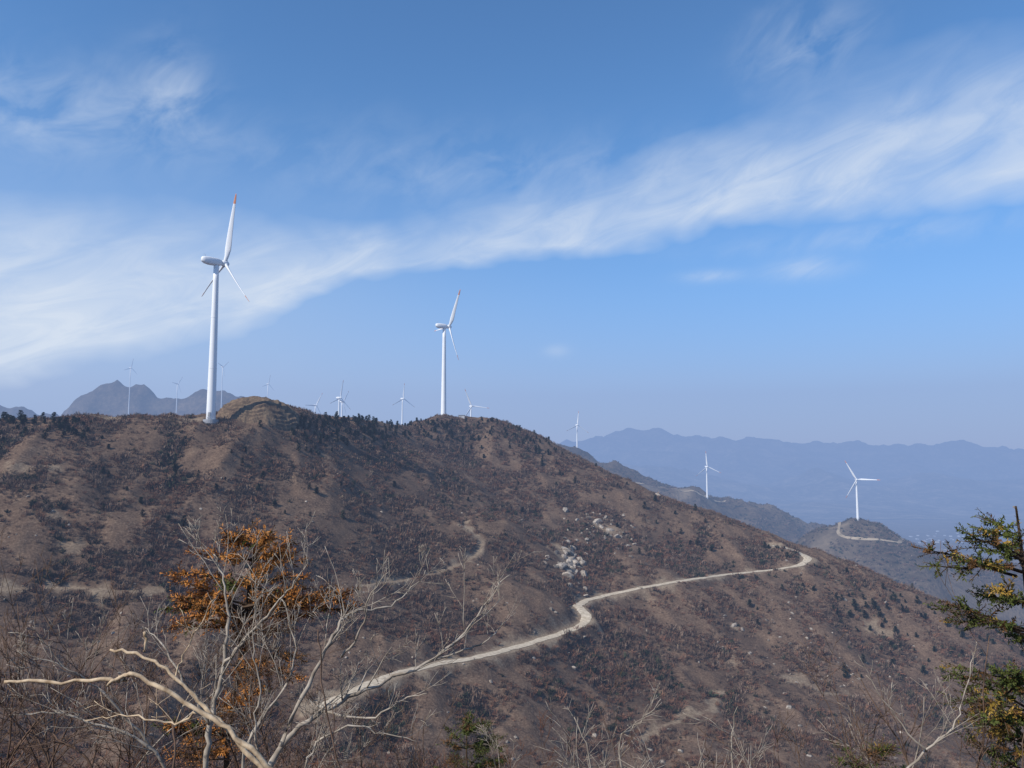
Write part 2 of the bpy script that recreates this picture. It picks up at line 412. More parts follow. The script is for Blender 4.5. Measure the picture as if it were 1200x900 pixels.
C2=layer([(300,600),(640,565),(700,552),(760,545),(830,556),(900,564),(960,552),(1020,560),(1080,553),(1140,565),(1200,560),(1300,552),(1500,560)],8200,1100,900,ZB,X3,Y3)
C3=layer([(600,640),(800,606),(880,596),(950,588),(1020,594),(1100,600),(1160,590),(1250,596),(1500,596)],6500,600,500,ZB,X3,Y3)
H3=smax(smax(C1,C2,40),C3,30)
H3+=(ridged(X3/900,Y3/900,5,70)-0.8)*np.clip((H3-ZB)/400,0.05,1)*75+(ridged(X3/330,Y3/330,3,77)-0.7)*np.clip((H3-ZB)/400,0.05,1)*32
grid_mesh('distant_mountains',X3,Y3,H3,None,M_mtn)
b=Buf(); R=70000
g=[(-R,-R,ZB-30),(R,-R,ZB-30),(R,R,ZB-30),(-R,R,ZB-30)]
b.quad(*[Vector(p) for p in g]); b.obj('valley_ground',[M_plain])
random.seed(15)
b=Buf()
for i in range(45):
    u=random.choice([random.gauss(1085,14),random.gauss(1135,22),random.uniform(1050,1215)]); v=random.gauss(630,3.5)
    c=cast2(u,max(623,v),2000,6100)
    if c[1]<2500: continue
    w=random.uniform(3,7); l=random.uniform(8,18); h=random.uniform(3,7); an=random.uniform(0,3.14)
    ca,sa=math.cos(an),math.sin(an)
    def q(x,y,z): return Vector((c[0]+x*ca-y*sa,c[1]+x*sa+y*ca,c[2]-3+z))
    bs=[q(-w,-l/2,0),q(w,-l/2,0),q(w,l/2,0),q(-w,l/2,0)]; tp=[q(-w,-l/2,h),q(w,-l/2,h),q(w,l/2,h),q(-w,l/2,h)]
    for k in range(4): b.quad(bs[k],bs[(k+1)%4],tp[(k+1)%4],tp[k],0)
    r1,r2=q(0,-l/2,h+3),q(0,l/2,h+3)
    b.quad(tp[0],r1,r2,tp[3],1); b.quad(tp[1],tp[2],r2,r1,1); b.tri(tp[0],tp[1],r1,0); b.tri(tp[2],tp[3],r2,0)
M_wall=mat_simple('whitewashed_wall',((0.35,0.35,0.35),(0.6,0.6,0.6)),0.02,0.8,0); M_roof=mat_simple('grey_roof',((0.12,0.12,0.14),(0.3,0.3,0.32)),0.01,0.8,0)
b.obj('distant_village',[M_wall,M_roof])
# ------------------------------------------------------------ turbines
def add_turbine(u,vhub,d,psi,theta,base_z=None,bl=35,full=False,feather=48):
    hx,hy,hz=P(u,vhub,d)
    az=math.atan2(hx,hy)
    ps=math.radians(psi)-az
    ax=Vector((math.sin(ps),-math.cos(ps),0)); hh=Vector((math.cos(ps),math.sin(ps),0)); up=Vector((0,0,1))
    tx=Vector((hx,hy,hz))-ax*4.2
    if base_z is None: base_z=float(hs2(tx.x,tx.y))
    par=bpy.data.objects.new('wind_turbine',None); link(par); par.location=(tx.x,tx.y,base_z); par.empty_display_size=5
    top=hz-base_z-1.6
    mats=[M_paint,M_red,M_grey]
    def add(b,name,sm=True):
        o=b.obj(name,mats,sm); o.parent=par
        return o
    b=Buf(); n=10
    pts=[Vector((0,0,-3+(top+3)*i/n)) for i in range(n+1)]
    b.tube(pts,0,0,0,24,rad=[2.15-0.95*(i/n) for i in range(n+1)]); add(b,'tower')
    if full:
        b=Buf(); b.tube([Vector((0,0,-1.5)),Vector((0,0,0.35))],3.6,3.4,2,24); add(b,'foundation',False)
        b=Buf()
        for f in (0.33,0.66):
            z=top*f; r=2.15-0.95*((z+3)/(top+3))
            b.tube([Vector((0,0,z-0.1)),Vector((0,0,z+0.1))],r+0.05,r+0.05,0,24)
        add(b,'tower_flanges',False)
        b=Buf()
        for (cx,cz,sx,sz,mi) in ((0,2.6,0.45,1.0,2),(0,1.0,0.7,0.3,2)):
            p=[Vector((cx+sx*i,-2.05-0.25*j,cz+sz*k)) for k in (-1,1) for j in (0,1) for i in (-1,1)]
            for f in ((0,1,3,2),(4,6,7,5),(0,4,5,1),(2,3,7,6),(0,2,6,4),(1,5,7,3)): b.quad(*[p[i] for i in f],mi)
        add(b,'tower_door',False)
    b=Buf(); zc=hz-base_z
    secs=[(2.4,1.0,1.1,0),(1.6,1.35,1.45,0),(0.2,1.6,1.75,0.05),(-3.5,1.65,1.85,0.1),(-5.6,1.5,1.6,0.25),(-6.8,1.15,1.1,0.45),(-7.1,0.5,0.5,0.5)]
    K=14
    for (s,w,h,dz) in secs:
        c=ax*s+up*(zc+dz)
        for k in range(K):
            a=2*math.pi*k/K; cx=math.copysign(abs(math.cos(a))**0.5,math.cos(a)); cy=math.copysign(abs(math.sin(a))**0.5,math.sin(a))
            b.v.append(c+hh*(cx*w)+up*(cy*h))
    for i in range(len(secs)-1):
        for k in range(K):
            k2=(k+1)%K; b.f.append((i*K+k,i*K+k2,(i+1)*K+k2,(i+1)*K+k)); b.m.append(0)
    b.f.append(tuple(range(K))[::-1]); b.m.append(2); b.f.append(tuple((len(secs)-1)*K+k for k in range(K))); b.m.append(0)
    add(b,'nacelle')
    b=Buf()
    for s in (-5.2,-5.9): b.tube([ax*s+up*(zc+1.6),ax*s+up*(zc+3.2)],0.06,0.04,2,6)
    add(b,'wind_vane_masts')
    b=Buf(); hc=ax*4.2+up*zc
    b.tube([hc+ax*s for s in (-1.7,-1.2,0.3,1.1,1.7,2.0)],0,0,0,16,rad=[1.2,1.45,1.5,1.2,0.7,0.1]); add(b,'hub')
    for j in range(3):
        th=math.radians(theta+120*j)
        dr=up*math.cos(th)+hh*math.sin(th); ch=up*(-math.sin(th))+hh*math.cos(th)
        b=Buf(); K=12; st=[(0.8,0.95,0.95,0),(2,0.9,0.8,0),(4,1.15,0.6,10),(7,1.6,0.45,11),(10,1.5,0.38,9),(16,1.22,0.3,6),(22,0.95,0.23,4),(27.0,0.72,0.17,3),(27.02,0.72,0.17,3),(29.8,0.6,0.14,2),(29.82,0.6,0.14,2),(32.0,0.5,0.11,1),(32.02,0.5,0.11,1),(34.2,0.32,0.08,0),(35,0.08,0.03,0)]
        for (s,w,t,tw) in st:
            s=s*bl/35; tw=math.radians(tw+feather); c2=ch*math.cos(tw)+ax*math.sin(tw); t2=-ch*math.sin(tw)+ax*math.cos(tw)
            c=hc+dr*s-c2*(w*0.35 if s>3 else 0)+ax*(0.0012*s*s)
            for k in range(K):
                a=2*math.pi*k/K; b.v.append(c+c2*(math.cos(a)*w)+t2*(math.sin(a)*t*(1+0.35*math.cos(a)*(1 if s>3 else 0))))
        for i in range(len(st)-1):
            for k in range(K):
                k2=(k+1)%K; b.f.append((i*K+k,i*K+k2,(i+1)*K+k2,(i+1)*K+k)); b.m.append(1 if i in (10,12,13) else 0)
        b.f.append(tuple((len(st)-1)*K+k for k in range(K))); b.m.append(1)
        b.f.append(tuple(range(K))[::-1]); b.m.append(0)
        add(b,'blade_%d'%(j+1))
bx=P(264,309,366); 
z1=float(hs(bx[0]-4,366)); add_turbine(264,309,366,112,-11,z1,bl=33.5,full=True,feather=-48)
bx=P(526.5,383,596); z2=float(hs(bx[0]-4,596)); add_turbine(526.5,383,596,115,-32,z2,bl=31,full=True,feather=-48)
for (u,v,d,ps,th) in turb: add_turbine(u,v,d,ps,th,feather=20)
b=Buf(); c=P(541,490,590); hz=float(hs(c[0],c[1]))
def box(b,cx,cy,cz,sx,sy,sz,mi=0):
    p=[Vector((cx+sx*i,cy+sy*j,cz+sz*k)) for k in (0,1) for j in (-1,1) for i in (-1,1)]
    for f in ((0,1,3,2),(4,6,7,5),(0,4,5,1),(2,3,7,6),(0,2,6,4),(1,5,7,3)): b.quad(*[p[i] for i in f],mi)
box(b,c[0],c[1],hz-0.5,2.2,1.6,3.3,0); box(b,c[0],c[1],hz+2.803,2.5,1.9,0.25,1); box(b,c[0]-0.6,c[1]-1.62,hz,0.5,0.015,2.1,1)
b.obj('transformer_hut',[M_wall,M_grey])
# ------------------------------------------------------------ brush as merged meshes
def bush_arr(h,r,n,leaf,seed,w):
    random.seed(seed); T=[]
    for i in range(n):
        a=random.uniform(0,6.283); rr=r*math.sqrt(random.random())
        tip=Vector((math.cos(a)*rr,math.sin(a)*rr,h*(1-0.55*(rr/r)**2)*random.uniform(0.55,1.1)))
        st=Vector((math.cos(a)*rr*0.25,math.sin(a)*rr*0.25,-0.15))
        s=Vector((-math.sin(a),math.cos(a),0)).lerp(rv(0.7),0.5).normalized()*w
        T.append((st-s,st+s,tip)); mid=st.lerp(tip,0.6)
        for q in range(leaf):
            T.append((mid-s*1.2,mid+s*1.2,mid+rv(0.26*r)+Vector((0,0,0.2*h))))
    return np.array([[tuple(v) for v in t] for t in T],np.float32)
def kinds(n,leaf,wf):
    return [[bush_arr(1.7,1.1,n,leaf,s0+1,.07*wf),bush_arr(1.2,1.3,n,leaf,s0+2,.07*wf),bush_arr(1.3,1.2,n,leaf,s0+3,.07*wf),bush_arr(0.7,0.8,n,leaf,s0+4,.05*wf),bush_arr(1.0,1.0,n,leaf,s0+5,.07*wf),bush_arr(1.3,1.0,int(n*1.4),leaf,s0+6,.11*wf)] for s0 in (100,200,300)]
LOD_near=kinds(18,1,1.0); LOD_far=kinds(11,1,1.4)
KC=np.array([[(0.090,0.062,0.046),(0.19,0.135,0.10)],[(0.080,0.054,0.040),(0.165,0.115,0.086)],[(0.105,0.052,0.034),(0.19,0.10,0.064)],[(0.17,0.122,0.075),(0.28,0.21,0.13)],[(0.125,0.064,0.040),(0.18,0.097,0.06)],[(0.024,0.029,0.018),(0.05,0.056,0.033)]])
def realize(name,pts,s3,kind,lod):
    cos=[];cols=[];n=len(pts)
    yaw=rng.random(n)*6.283; var=rng.integers(0,3,n); t=rng.random(n); br=0.6+0.8*rng.random(n)
    for v in range(3):
        for k in range(6):
            sel=np.nonzero((kind==k)&(var==v))[0]
            if len(sel)==0: continue
            p=lod[v][k]; T=len(p)
            c,s=np.cos(yaw[sel]),np.sin(yaw[sel])
            q=p.reshape(1,-1,3)*s3[sel][:,None,:]
            o=np.empty((len(sel),T*3,3),np.float32)
            o[...,0]=q[...,0]*c[:,None]-q[...,1]*s[:,None]; o[...,1]=q[...,0]*s[:,None]+q[...,1]*c[:,None]; o[...,2]=q[...,2]
            o+=pts[sel][:,None,:].astype(np.float32)
            cc=(KC[k,0]*(1-t[sel])[:,None]+KC[k,1]*t[sel][:,None])*br[sel][:,None]
            cos.append(o.reshape(-1,3)); cols.append(np.repeat(cc.astype(np.float32),T*3,axis=0))
    co=np.concatenate(cos); cl=np.concatenate(cols); c4=np.ones((len(cl),4),np.float32); c4[:,:3]=cl
    f=np.arange(len(co),dtype=np.int32).reshape(-1,3)
    me=bpy.data.meshes.new(name)
    me.vertices.add(len(co)); me.vertices.foreach_set('co',co.ravel())
    me.loops.add(len(co)); me.loops.foreach_set('vertex_index',f.ravel())
    me.polygons.add(len(f)); me.polygons.foreach_set('loop_start',np.arange(0,len(co),3,dtype=np.int32)); me.polygons.foreach_set('loop_total',np.full(len(f),3,dtype=np.int32))
    me.update(calc_edges=True)
    a=me.attributes.new('tint','BYTE_COLOR','POINT'); a.data.foreach_set('color',c4.ravel())
    me.materials.append(M_brush)
    print(name,n,len(f))
    return link(bpy.data.objects.new(name,me))
def nrm(n): 
    r=np.zeros((n,3)); r[:,2]=rng.random(n)*6.283; r[:,:2]=(rng.random((n,2))-0.5)*0.3; return r
NB=350000
px=rng.random(NB)*860-395; py=130+rng.random(NB)*510
ok=np.abs(px)<(py*0.70+15)
px,py=px[ok],py[ok]
i=((px-xs[0])/ST).astype(int); j=((py-ys[0])/ST).astype(int)
mk=mask[j,i]; cv=conc[j,i]; dn=fbm(px/11,py/14,4,80); cn=fbm(px/40,py/40,3,85); en=fbm(px/70,py/70,2,95)
inm=np.hypot((px-mx)/20,(py-my)/16)<1.05
pz=hs(px,py); pz=np.where(inm,mound_h(px,py),pz)
keep=(mk[:,0]<0.3)&(rng.random(len(px))<np.clip(0.62+dn*0.85+cv*0.35+0.2*(px<-20),0.06,1))&((~inm)|(rng.random(len(px))<0.3))
px,py,pz,dn,cn,en,cv,inm=[a[keep] for a in (px,py,pz,dn,cn,en,cv,inm)]
vis=visible(px,py,pz,hs,2.5)
px,py,pz,dn,cn,en,cv,inm=[a[vis] for a in (px,py,pz,dn,cn,en,cv,inm)]
n=len(px); r=rng.random(n)
kind=np.where(r<0.34,0,np.where(r<0.56,1,np.where(r<0.76,2,np.where(r<0.84,3,4))))
kind=np.where((cn>0.15)&(r>0.4),np.where(r>0.7,4,2),kind)
dark=(en+dn*0.4+cv*0.4>0.5)&(rng.random(n)<0.16)
kind=np.where(dark|(rng.random(n)<0.012),5,kind); kind=np.where(inm,np.where(r<0.7,3,4),kind)
s=rng.random(n)**1.5*1.0+0.5; s*=np.clip(1+dn*0.45+cv*0.3,0.6,1.8); s*=np.where(inm,0.5,1)
pts=np.stack([px,py,pz],1); s3=np.stack([s*1.15,s*1.15,s*1.05],1)
nr=py<300
realize('hillside_brush',pts[nr],s3[nr],kind[nr],LOD_near)
realize('upper_slope_brush',pts[~nr],s3[~nr],kind[~nr],LOD_far)
def proto_pine(seed,h):
    random.seed(seed); b=Buf()
    b.tube([Vector((0,0,-0.3)),Vector((0,0,h*0.9))],0.09,0.03,1,5)
    lv=9
    for i in range(lv):
        z=h*(0.12+0.85*i/lv); rad=h*0.30*(1-i/lv)**0.8+0.12
        for k in range(9):
            a=random.uniform(0,6.283); L=rad*random.uniform(0.6,1.2)
            d=Vector((math.cos(a),math.sin(a),random.uniform(-0.1,0.35))); s=Vector((-math.sin(a),math.cos(a),0))
            p=Vector((0,0,z))
            for q in range(3):
                c=p+d*L*(0.3+0.25*q); e=rv(0.16); 
                b.tri(c-s*0.26+e,c+s*0.26-e*0.5,c+d*0.4+rv(0.1)+Vector((0,0,0.1)),0)
    return b.obj('zpine_%d'%seed,[M_pg,M_dbark],do_link=False)
def proto_rock(seed):
    random.seed(seed)
    import bmesh
    bm=bmesh.new(); bmesh.ops.create_icosphere(bm,subdivisions=3,radius=1)
    pl=[(rv().normalized(),random.uniform(0.5,0.8)) for _ in range(9)]
    for v in bm.verts:
        for n,dd in pl:
            k=v.co.dot(n)
            if k>dd: v.co-=n*(k-dd)
        v.co*=1+0.05*math.sin(v.co.x*5+seed)*math.sin(v.co.y*6)
        v.co.z*=0.75
    me=bpy.data.meshes.new('rock_%d'%seed); bm.to_mesh(me); bm.free(); me.materials.append(M_rock)
    return bpy.data.objects.new('rock_%d'%seed,me)
def coll(name,objs):
    c=bpy.data.collections.new(name)
    for o in objs: c.objects.link(o)
    return c
def instancer(name,pts,rot,scl,kind,col):
    me=bpy.data.meshes.new(name); n=len(pts)
    me.vertices.add(n); me.vertices.foreach_set('co',np.asarray(pts,np.float32).ravel())
    a=me.attributes.new('rot','FLOAT_VECTOR','POINT'); a.data.foreach_set('vector',np.asarray(rot,np.float32).ravel())
    a=me.attributes.new('scl','FLOAT_VECTOR','POINT'); a.data.foreach_set('vector',np.asarray(scl,np.float32).ravel())
    a=me.attributes.new('kind','INT','POINT'); a.data.foreach_set('value',np.asarray(kind,np.int32))
    o=link(bpy.data.objects.new(name,me))
    ng=bpy.data.node_groups.new(name,'GeometryNodeTree')
    ng.interface.new_socket('Geometry',in_out='INPUT',socket_type='NodeSocketGeometry'); ng.interface.new_socket('Geometry',in_out='OUTPUT',socket_type='NodeSocketGeometry')
    gi=ng.nodes.new('NodeGroupInput'); go=ng.nodes.new('NodeGroupOutput')
    ip=ng.nodes.new('GeometryNodeInstanceOnPoints'); ci=ng.nodes.new('GeometryNodeCollectionInfo')
    ci.inputs['Collection'].default_value=col; ci.inputs['Separate Children'].default_value=True; ci.inputs['Reset Children'].default_value=True
    def na(nm,t):
        k=ng.nodes.new('GeometryNodeInputNamedAttribute'); k.data_type=t; k.inputs[0].default_value=nm; return k.outputs[0]
    er=ng.nodes.new('FunctionNodeEulerToRotation'); L=ng.links.new
    L(gi.outputs[0],ip.inputs['Points']); L(ci.outputs[0],ip.inputs['Instance']); ip.inputs['Pick Instance'].default_value=True
    L(na('kind','INT'),ip.inputs['Instance Index']); L(na('rot','FLOAT_VECTOR'),er.inputs[0]); L(er.outputs[0],ip.inputs['Rotation'])
    L(na('scl','FLOAT_VECTOR'),ip.inputs['Scale']); L(ip.outputs[0],go.inputs[0])
    md=o.modifiers.new('gn','NODES'); md.node_group=ng
    return o
pines=[proto_pine(21,3.4),proto_pine(22,2.6),proto_pine(23,4.2)]
cpn=coll('pine_kinds',pines); pp=[]
random.seed(5)
for i in range(400):
    u=random.gauss(410,45) if random.random()<.3 else random.uniform(340,660)
    v0=float(np.interp(u,RU,RV)); v=v0+abs(random.gauss(4,16))
    pp.append(cast(u,v))
for i in range(90):
    u=random.uniform(-40,110); pp.append(cast(u,492+abs(random.gauss(0,12))))
for i in range(50):
    u=random.uniform(100,700); pp.append(cast(u,random.uniform(500,620)))
for i in range(90):
    u=random.uniform(640,1200); v0=float(np.interp(u,RU,RV)); pp.append(cast(u,v0+abs(random.gauss(6,40))))
for i in range(60): pp.append(cast(random.uniform(980,1200),random.uniform(690,800)))
pp=np.array(pp); n=len(pp); s=rng.random(n)*0.75+0.35
instancer('ridge_pine_trees',pp,nrm(n)*np.array([.3,.3,1]),np.stack([s*1.15,s*1.15,s],1),rng.integers(0,3,n),cpn)
n0=60000; d=640+rng.random(n0)**1.2*1500; uu=rng.random(n0)*760+560
q=(uu-600)/F; px=q*d; py=d; pz=hs2(px,py)
cl=fbm(px/90,py/90,3,120); mi_=m2[((py-ys2[0])/G2).astype(int),((px-xs2[0])/G2).astype(int),0]
ok=(rng.random(n0)<np.clip(0.55+cl*1.0,0.02,1))&(mi_<0.15)
px,py,pz=px[ok],py[ok],pz[ok]; ok=visible(px,py,pz,hs2,3)
for f in np.linspace(0.1,0.98,120):
    x=px*f;y=py*f; ok&=~((y<600)&(np.abs(x)<380)&(hs(x,y)>(pz+4)*f))
px,py,pz=px[ok],py[ok],pz[ok]; n=len(px); s=(rng.random(n)*1.3+1.2)
wk=rng.random(n); kd=np.where(wk<0.4,0,np.where(wk<0.55,1,np.where(wk<.72,2,5)))
realize('distant_woods',np.stack([px,py,pz],1),np.stack([s*1.6,s*1.6,s*1.3],1),kd,LOD_far)
rocks=coll('rock_kinds',[proto_rock(s) for s in (31,32,33,34)]); rpnt=[]; rs=[]
random.seed(9)
def addr(u,v,s,w=1.0):
    c=cast(u,v); c[2]-=s*0.1; rpnt.append(c); rs.append((s*random.uniform(.8,1.4)*w,s*random.uniform(.7,1.1),s*random.uniform(.7,1.1)))
for i in range(65): addr(random.gauss(670,13),random.gauss(655,20),random.uniform(0.5,1.8))
for i in range(60): addr(random.gauss(710,20),random.gauss(622,13),random.uniform(0.5,1.9))
for i in range(26): addr(random.gauss(668,7),random.gauss(662,13),random.uniform(1.8,3.2))
for (u,v,s) in [(662,598,2.8),(690,608,2.8),(700,612,3.0),(714,622,2.5),(722,629,2.7),(652,634,2.2),(735,640,2.0),(685,690,2.2),(860,733,1.7),(900,823,1.2),(925,830,1.4),(975,845,1),(870,738,1.4),(848,700,1),(770,570,2.2),(575,800,1.1)]: addr(u,v,s)
for i in range(320):
    u=random.uniform(0,1200); v=random.uniform(510,895); v0=float(np.interp(u,RU,RV))
    if v>v0+6: addr(u,v,random.uniform(0.3,0.9)*(1.3 if u>600 else 0.8))
for i in range(70): addr(random.gauss(950,60),random.gauss(760,45),random.uniform(0.3,1.0))
n=len(rpnt); rr=rng.random((n,3))*np.array([.6,.6,6.28])
instancer('granite_boulders',np.array(rpnt),rr,np.array(rs),rng.integers(0,4,n),rocks)
# ------------------------------------------------------------ foreground plants
def V(u,v,d): return Vector(P(u,v,d))
def wander(p,d,L,n,jit,lift=0.0):
    pts=[p.copy()]; d=d.normalized()
    for i in range(n):
        d=(d+rv(jit)+Vector((0,0,lift))).normalized(); p=p+d*(L/n); pts.append(p.copy())
    return pts,d
MINR=0.0017
def grow(b,p,d,L,r,lev,mi=0,jit=0.13,lift=0.03,kids=(3,5),sides=5,spread=0.75,nmax=12):
    n=max(4,int(L/0.07)); n=min(n,nmax)
    pts,_=wander(p,d,L,n,jit,lift)
    b.tube(pts,max(r,MINR),max(r*0.3,MINR*0.8),mi,sides)
    if lev<=0: return
    for k in range(random.randint(*kids)):
        t=random.uniform(0.25,0.95); i=min(int(t*n),n-1); q=pts[i].lerp(pts[i+1],t*n-i)
        dd=(pts[i+1]-pts[i]).normalized(); side=rv().normalized(); side=(side-dd*side.dot(dd)).normalized()
        nd=(dd*(1-spread*0.4)+side*spread*random.uniform(0.6,1.1)+Vector((0,0,0.15))).normalized()
        grow(b,q,nd,L*random.uniform(0.35,0.62)*(1.1-t*0.4),r*(1-0.65*t)*0.62,lev-1,mi,jit,lift,kids,max(3,sides-1),spread,nmax)
def catmull(pts,m=5):
    out=[]; n=len(pts)
    for i in range(n-1):
        p0,p1,p2,p3=pts[max(i-1,0)],pts[i],pts[i+1],pts[min(i+2,n-1)]
        for k in range(m):
            t=k/m; out.append(0.5*((2*p1)+(p2-p0)*t+(2*p0-5*p1+4*p2-p3)*t*t+(3*p1-p0-3*p2+p3)*t**3))
    out.append(pts[-1]); return out
def limb(b,px,d0,d1,r0,r1,mi=0,twigs=0,tl=0.35,lev=1,jit=0.006,tr=0.45):
    n=len(px); pts=[V(u,v,d0+(d1-d0)*i/(n-1)) for i,(u,v) in enumerate(px)]
    pts=[p+rv(jit) for p in catmull(pts,5)]
    m=len(pts)
    b.tube(pts,r0,r1,mi,7,rad=[(r0+(r1-r0)*i/(m-1))*(1+random.uniform(-.15,.15)) for i in range(m)])
    for k in range(twigs):
        t=random.uniform(0.2,0.98); i=min(int(t*(m-1)),m-2)
        dd=(pts[i+1]-pts[i]).normalized(); side=rv().normalized(); side.z=abs(side.z)*0.8
        nd=(dd*0.8+side*0.75).normalized()
        grow(b,pts[i],nd,tl*random.uniform(0.5,1.2),(r0+(r1-r0)*t)*tr,lev,mi,0.12,0.04,(2,4),4)
random.seed(101)
b=Buf()
limb(b,[(228,960),(240,900),(246,850),(262,780),(268,725),(262,680),(250,652)],4.6,4.9,0.019,0.004,0,12,0.45,2)
limb(b,[(262,780),(290,745),(318,715),(342,688),(362,655)],4.75,4.5,0.010,0.003,0,8,0.3)
limb(b,[(300,925),(335,868),(380,834),(430,806),(500,776),(538,748),(566,710),(598,672)],4.3,4.9,0.018,0.0028,0,14,0.36,2)
limb(b,[(500,776),(545,762),(572,750),(588,733)],4.7,4.9,0.007,0.002,0,5,0.2)
limb(b,[(330,872),(362,800),(392,745),(408,720),(440,715),(470,700),(500,670)],4.3,4.8,0.012,0.0025,0,12,0.36,2)
limb(b,[(400,770),(425,735),(432,700),(455,670)],4.5,4.4,0.007,0.002,0,6,0.28)
limb(b,[(380,834),(430,842),(470,820),(500,812)],4.4,4.2,0.007,0.002,0,4,0.2)
limb(b,[(246,850),(215,800),(190,755),(170,735)],4.7,5.0,0.008,0.003,0,7,0.32)
limb(b,[(405,915),(392,880),(378,800),(372,740)],4.0,4.0,0.005,0.003,1,1,0.2)
limb(b,[(285,930),(290,870),(330,810),(345,760),(330,700)],4.4,4.6,0.010,0.003,0,8,0.34,2)
limb(b,[(210,950),(180,880),(120,850),(60,835),(10,838)],4.5,4.3,0.010,0.003,0,10,0.4,2)
limb(b,[(180,880),(130,820),(90,790),(40,770)],4.6,4.4,0.008,0.002,0,8,0.35,2)
limb(b,[(310,930),(300,860),(305,800),(295,750),(300,700)],4.2,4.3,0.007,0.002,0,8,0.32,2)
limb(b,[(350,940),(365,880),(410,850),(450,860),(490,870)],4.3,4.3,0.008,0.002,0,8,0.32,2)
limb(b,[(200,940),(205,870),(190,830),(160,800),(140,760)],4.3,4.5,0.007,0.002,1,8,0.35,2)
limb(b,[(120,950),(100,890),(60,860),(20,820),(0,780)],4.3,4.5,0.008,0.002,1,9,0.38,2)
b.obj('bare_tree',[M_bark,M_dtwig],True)
b=Buf()
limb(b,[(4,798),(60,799),(128,797),(152,790),(188,806),(232,832),(275,862),(322,908),(350,950)],3.7,3.6,0.007,0.013,0,0,jit=0.005)
limb(b,[(128,760),(168,768),(200,790),(232,822),(272,862),(310,905),(340,945)],3.85,3.7,0.006,0.012,0,0,jit=0.005)
limb(b,[(152,790),(140,798),(126,800)],3.68,3.66,0.011,0.007,0,0)
limb(b,[(205,795),(218,760),(232,735),(250,700)],3.8,3.9,0.005,0.002,0,3,0.15)
limb(b,[(170,742),(168,762)],4.3,4.3,0.009,0.007,0,0)
limb(b,[(232,832),(200,850),(150,838),(100,845)],3.7,3.8,0.006,0.002,0,4,0.25)
b.obj('broken_branch',[M_tan],True)
def shrub(name,u,v,d,n,L,r,mats,lev=2,fan=0.9,left=0,mi=0):
    b=Buf(); p=V(u,v,d)
    for i in range(n):
        dd=Vector((random.gauss(left,fan),random.gauss(0,0.6),1.0)); q=p+Vector((random.gauss(0,0.15),random.gauss(0,0.15),0))
        grow(b,q,dd,L*random.uniform(0.6,1.15),r*random.uniform(.6,1.1),lev,mi if random.random()<.8 else (1-mi)%len(mats),0.11,0.02,(3,5),4,0.75,8)
    return b.obj(name,mats,True)
random.seed(303)
shrub('bare_shrub',60,985,5.2,13,1.35,0.009,[M_dtwig,M_bark],3)
shrub('bare_shrub',170,985,5.6,12,1.2,0.009,[M_dtwig,M_bark],3,0.8)
shrub('bare_shrub',-20,960,4.6,9,1.1,0.008,[M_dtwig,M_bark],2,0.7,0.5)
shrub('bare_shrub',330,980,5.8,11,1.2,0.009,[M_dtwig,M_bark],3,0.8)
shrub('bare_shrub',450,990,6.5,10,1.1,0.008,[M_dtwig,M_bark],3,0.8)
shrub('bare_shrub',560,1000,6.8,8,0.9,0.008,[M_nt2,M_bark],3,0.8)
shrub('bare_shrub',640,1000,6.5,8,0.85,0.007,[M_dtwig,M_bark],2,0.8)
shrub('bare_shrub',700,985,5.0,6,0.7,0.006,[M_bark,M_dtwig],2,0.5)
shrub('bare_shrub',770,990,5.2,6,0.75,0.006,[M_bark,M_dtwig],2,0.5)
shrub('bare_shrub',865,990,5.0,6,0.8,0.006,[M_bark,M_dtwig],2,0.4)
shrub('bare_shrub',930,985,5.5,7,0.8,0.006,[M_dtwig,M_bark],2,0.5)
shrub('bare_shrub',1060,990,5.5,9,1.15,0.008,[M_dtwig,M_bark],2,0.6)
shrub('bare_shrub',1140,990,5.2,8,1.3,0.008,[M_dtwig,M_bark],2,0.5)
b=Buf()
limb(b,[(1040,925),(1085,880),(1120,845),(1135,800),(1145,752)],5.0,5.1,0.008,0.002,0,6,0.3)
limb(b,[(1085,880),(1050,840),(1015,790)],5.0,5.0,0.006,0.002,0,4,0.25)
limb(b,[(860,930),(858,870),(864,828)],4.8,4.8,0.006,0.002,0,3,0.2)
limb(b,[(735,935),(726,870),(748,845),(776,820)],4.8,4.8,0.006,0.002,0,4,0.22)
limb(b,[(700,935),(690,880),(672,842)],4.8,4.8,0.006,0.002,0,3,0.22)
b.obj('bare_sapling',[M_bark],True)
def spray(b,p,d,L,mi,nl=0.04,w=0.006,droop=-0.05,dens=0.008,bark=0):
    n=max(4,int(L/0.04)); pts,_=wander(p,d,L,n,0.10,droop)
    b.tube(pts,0.004,0.0015,bark,3)
    m=int(L/dens)
    for k in range(m):
        t=k/m; i=min(int(t*n),n-1); q=pts[i].lerp(pts[i+1],t*n-i); dd=(pts[i+1]-pts[i]).normalized()
        side=rv().normalized(); side=(side-dd*side.dot(dd)); 
        if side.length<.1: continue
        side.normalize(); nd=(dd*random.uniform(0.2,0.8)+side*0.9).normalized()
        l=nl*random.uniform(0.6,1.2)*(1-0.3*t); ww=side.cross(nd)
        if ww.length<.1: ww=rv()
        ww=ww.normalized().lerp(rv(0.5),0.3)*w
        b.quad(q-ww*0.4,q+nd*l*0.5-ww,q+nd*l,q+nd*l*0.5+ww,mi)
